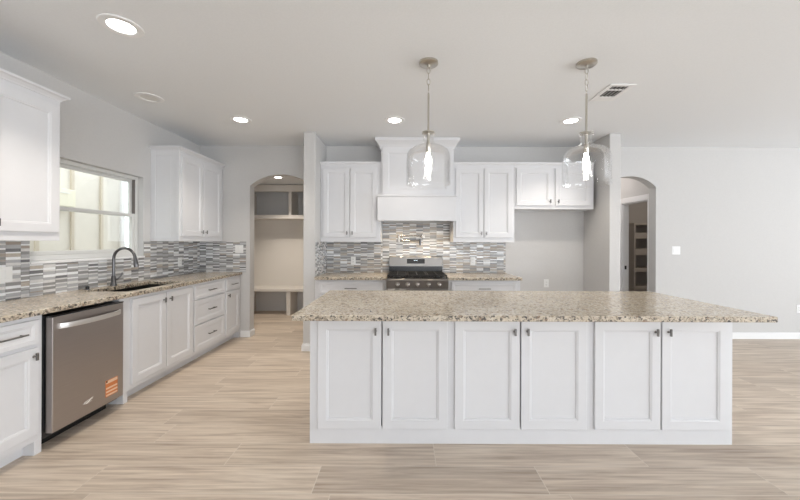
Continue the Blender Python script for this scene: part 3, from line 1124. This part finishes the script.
YT = YB - 0.0105
outlet('white outlet on the tiles left of the range', (-0.725, YT, 1.102), 0)
outlet('white outlet on the tiles right of the range', (0.985, YT, 1.100), 0)
outlet('white outlet low on the bare wall of the refrigerator space', (2.04, YB, 0.785), 0)
outlet('white double switch plate on the tiles at the left edge of the view', (XL + 0.0105, 2.415, 1.122), R90, 2, 'switch')
outlet('white outlet on the tiles under the corner wall cabinet', (XL + 0.0105, 4.32, 1.10), R90)
outlet('white double switch on the corner tiles beside the arched doorway', (-2.355, YT, 1.262), 0, 2, 'switch')
outlet('white double light switch on the plain wall right of the right-hand archway', (3.90, YB, 1.262), 0, 2, 'switch')
outlet('white outlet on the plain right wall at the right edge of the view', (5.66, YB, 0.432), 0)

# ------------------------------------------------------------------ ceiling fixtures


def spot(name, parent, loc, power, color=(1.0, 0.91, 0.80), size=1.95, rad=0.04):
    d = bpy.data.lights.new(name, 'SPOT')
    d.energy = power
    d.color = color
    d.spot_size = size
    d.spot_blend = 0.6
    d.shadow_soft_size = rad
    o = bpy.data.objects.new(name, d)
    COL.objects.link(o)
    o.parent = parent
    o.location = loc
    return o


def downlight(label, x, y, z, on=True, R=0.115, power=11):
    root = thing('downlight', label, 'ceiling light', (x, y, z))
    MB().lathe([(R * 0.62, -0.0005), (R * 0.62, -0.005), (R * 0.68, -0.009), (R * 0.97, -0.006), (R, -0.0005)], 0, 0, 40).build('trim_ring', TRIM, root, smooth=True)
    MB().lathe([(0, -0.0025), (R * 0.62, -0.0025), (R * 0.62, -0.0005)], 0, 0, 40).build('diffuser', LAMP_ON if on else LAMP_OFF, root, smooth=True)
    if on:
        spot('lamp', root, (0, 0, -0.02), power)
    return root


downlight('large lit recessed ceiling light at the upper left of the view', -1.805, 2.115, ZC, R=0.118, power=48)
downlight('unlit recessed ceiling light near the left wall above the sink', -2.435, 3.17, ZC, on=False)
downlight('lit recessed ceiling light in front of the left arched doorway', -1.84, 3.73, ZC, power=32)
downlight('lit recessed ceiling light in front of the range hood', -0.11, 3.73, ZC, power=15)
downlight('lit recessed ceiling light in front of the refrigerator space, behind the right pendant', 1.87, 3.73, ZC, power=36)
downlight('small lit recessed ceiling light inside the mudroom beyond the left arch', -2.10, 5.50, MZ, R=0.105, power=75)

vt = thing('ceiling_vent', 'white rectangular air vent with dark louvres in the ceiling', 'vent', (1.89, 3.03, ZC))
m = MB()
X0, X1, Y0, Y1 = -0.113, 0.113, -0.17, 0.17
gx0, gx1 = -0.076, 0.067
ys = (-0.135, -0.075, -0.055, 0.072)
m.box(X0, gx0, Y0, Y1, -0.008, -0.0005)
m.box(gx1, X1, Y0, Y1, -0.008, -0.0005)
m.box(gx0, gx1, Y0, ys[0], -0.008, -0.0005)
m.box(gx0, gx1, ys[3], Y1, -0.008, -0.0005)
m.box(gx0, gx1, ys[1], ys[2], -0.008, -0.0005)
m.build('frame', TRIM, vt, bevel=0.002)
MB().box(gx0, gx1, ys[0], ys[3], -0.0022, -0.0006).build('backing', VENTD, vt)
LOUV = plain('louvre_paint', (0.32, 0.32, 0.32), 0.6)
for k in range(4):
    x = gx0 + 0.020 + k * 0.034
    lv = MB()
    for ya, yb in ((ys[0], ys[1]), (ys[2], ys[3])):
        lv.loft([[(x - 0.006, ya, -0.0035), (x + 0.003, ya, -0.0085), (x + 0.005, ya, -0.0075), (x - 0.004, ya, -0.0025)],
                 [(x - 0.006, yb, -0.0035), (x + 0.003, yb, -0.0085), (x + 0.005, yb, -0.0075), (x - 0.004, yb, -0.0025)]])
    lv.build('louvre', LOUV, vt)


def pendant(label, x, y):
    root = thing('pendant_light', label, 'pendant light', (x, y, ZC))
    MB().lathe([(0, -0.0005), (0.073, -0.0005), (0.073, -0.014), (0.066, -0.020), (0.012, -0.024), (0.010, -0.040), (0, -0.040)], 0, 0, 32).build('canopy', NICKEL, root, smooth=True)
    m = MB()
    z = -0.062
    k = 0
    while z > -0.215:
        m.torus((0, 0, z), 0.012, 0.0026, (1, 0, 0) if k % 2 else (0, 1, 0), 2.1)
        z -= 0.044
        k += 1
    m.build('chain', NICKEL, root, smooth=True)
    MB().tube([(0, 0, z + 0.006), (0, 0, z - 0.006), (0, 0, -0.555)], [0.005, 0.0075, 0.0075], 12).build('rod', NICKEL, root, smooth=True)
    m = MB()
    m.lathe([(0, -0.525), (0.012, -0.527), (0.050, -0.533), (0.050, -0.540), (0.012, -0.545), (0.012, -0.615), (0.019, -0.62), (0.019, -0.685), (0.015, -0.69), (0, -0.69)], 0, 0, 24)
    m.build('socket_cap', NICKEL, root, smooth=True)
    prof = [(0.056, -0.541), (0.055, -0.549), (0.043, -0.558), (0.040, -0.585), (0.040, -0.612), (0.048, -0.625), (0.085, -0.640), (0.122, -0.655),
            (0.148, -0.675), (0.162, -0.702), (0.166, -0.735), (0.167, -0.80), (0.167, -0.880), (0.168, -0.922), (0.171, -0.928), (0.168, -0.932)]
    inner = [(r - 0.0035, z_) for r, z_ in reversed(prof[:-1])]
    m = MB().lathe(prof + inner, 0, 0, 56)
    m.build('glass_shade', JAR, root, smooth=True)
    m = MB()
    m.lathe([(0, -0.688), (0.013, -0.690), (0.014, -0.705), (0.020, -0.730), (0.022, -0.76), (0.020, -0.80), (0.015, -0.825), (0.0, -0.836)], 0, 0, 20)
    m.build('bulb', BULB, root, smooth=True)


pendant('left clear glass jug pendant hanging over the island in front of the hood', 0.183, 2.53)
pendant('right clear glass jug pendant hanging over the island in front of the refrigerator space', 1.387, 2.53)

# ------------------------------------------------------------------ mudroom built-ins
BX0, BX1 = -2.97, -1.004
be = thing('mudroom_bench', 'cream built-in bench with open cubbies below, beyond the left arch', 'bench', (-2.0, MY1, 0))
o0 = be.location
MB().box(BX0, BX1, 6.13, MY1, 0.445, 0.50).build('seat', BUILT, be, o0, bevel=0.006, bseg=2)
for x in (BX0, -2.18, BX1 - 0.045):
    MB().box(x, x + 0.075 if x == -2.18 else x + 0.045, 6.16, MY1, 0, 0.445).build('divider', BUILT, be, o0, bevel=0.002)
sh = thing('mudroom_shelf', 'cream built-in open shelf unit with hook rail above the mudroom bench', 'shelf', (-2.0, MY1, 1.5))
o0 = sh.location
MB().box(BX0, BX1, 6.16, MY1, 1.795, 1.865).build('shelf_board', BUILT, sh, o0, bevel=0.003)
MB().box(BX0, BX1, 6.16, 6.20, 2.30, 2.425).build('header', BUILT, sh, o0, bevel=0.003)
MB().box(BX0, BX1, MY1 - 0.02, MY1, 1.54, 1.795).build('hook_rail', BUILT, sh, o0, bevel=0.003)
for x in (BX0, -2.145, BX1 - 0.045):
    MB().box(x, x + 0.055, 6.16, MY1, 1.865, 2.30).build('divider', BUILT, sh, o0, bevel=0.002)
struct(MB().box(BX0, BX1, MY1 - 0.012, MY1, 0.50, 1.54).build('trim_4', BUILT))

# pantry shelves seen through the doorway
ps = thing('pantry_shelves', 'pale wooden shelf unit inside the dark pantry beyond the right archway', 'shelf unit', (4.8, 6.595, 0))
o0 = ps.location
PXA, PXB = 4.30, 5.39
for x in (PXA, PXB - 0.03):
    MB().box(x, x + 0.03, 6.2, 6.595, 0, 1.74).build('upright', BUILT, ps, o0, bevel=0.002)
for z, hh in ((1.71, 0.03), (1.45, 0.11), (1.14, 0.12), (0.83, 0.07), (0.50, 0.06)):
    MB().box(PXA + 0.03, PXB - 0.03, 6.2, 6.595, z, z + 0.02 if hh < 0.05 else z + hh).build('shelf', BUILT, ps, o0, bevel=0.002)
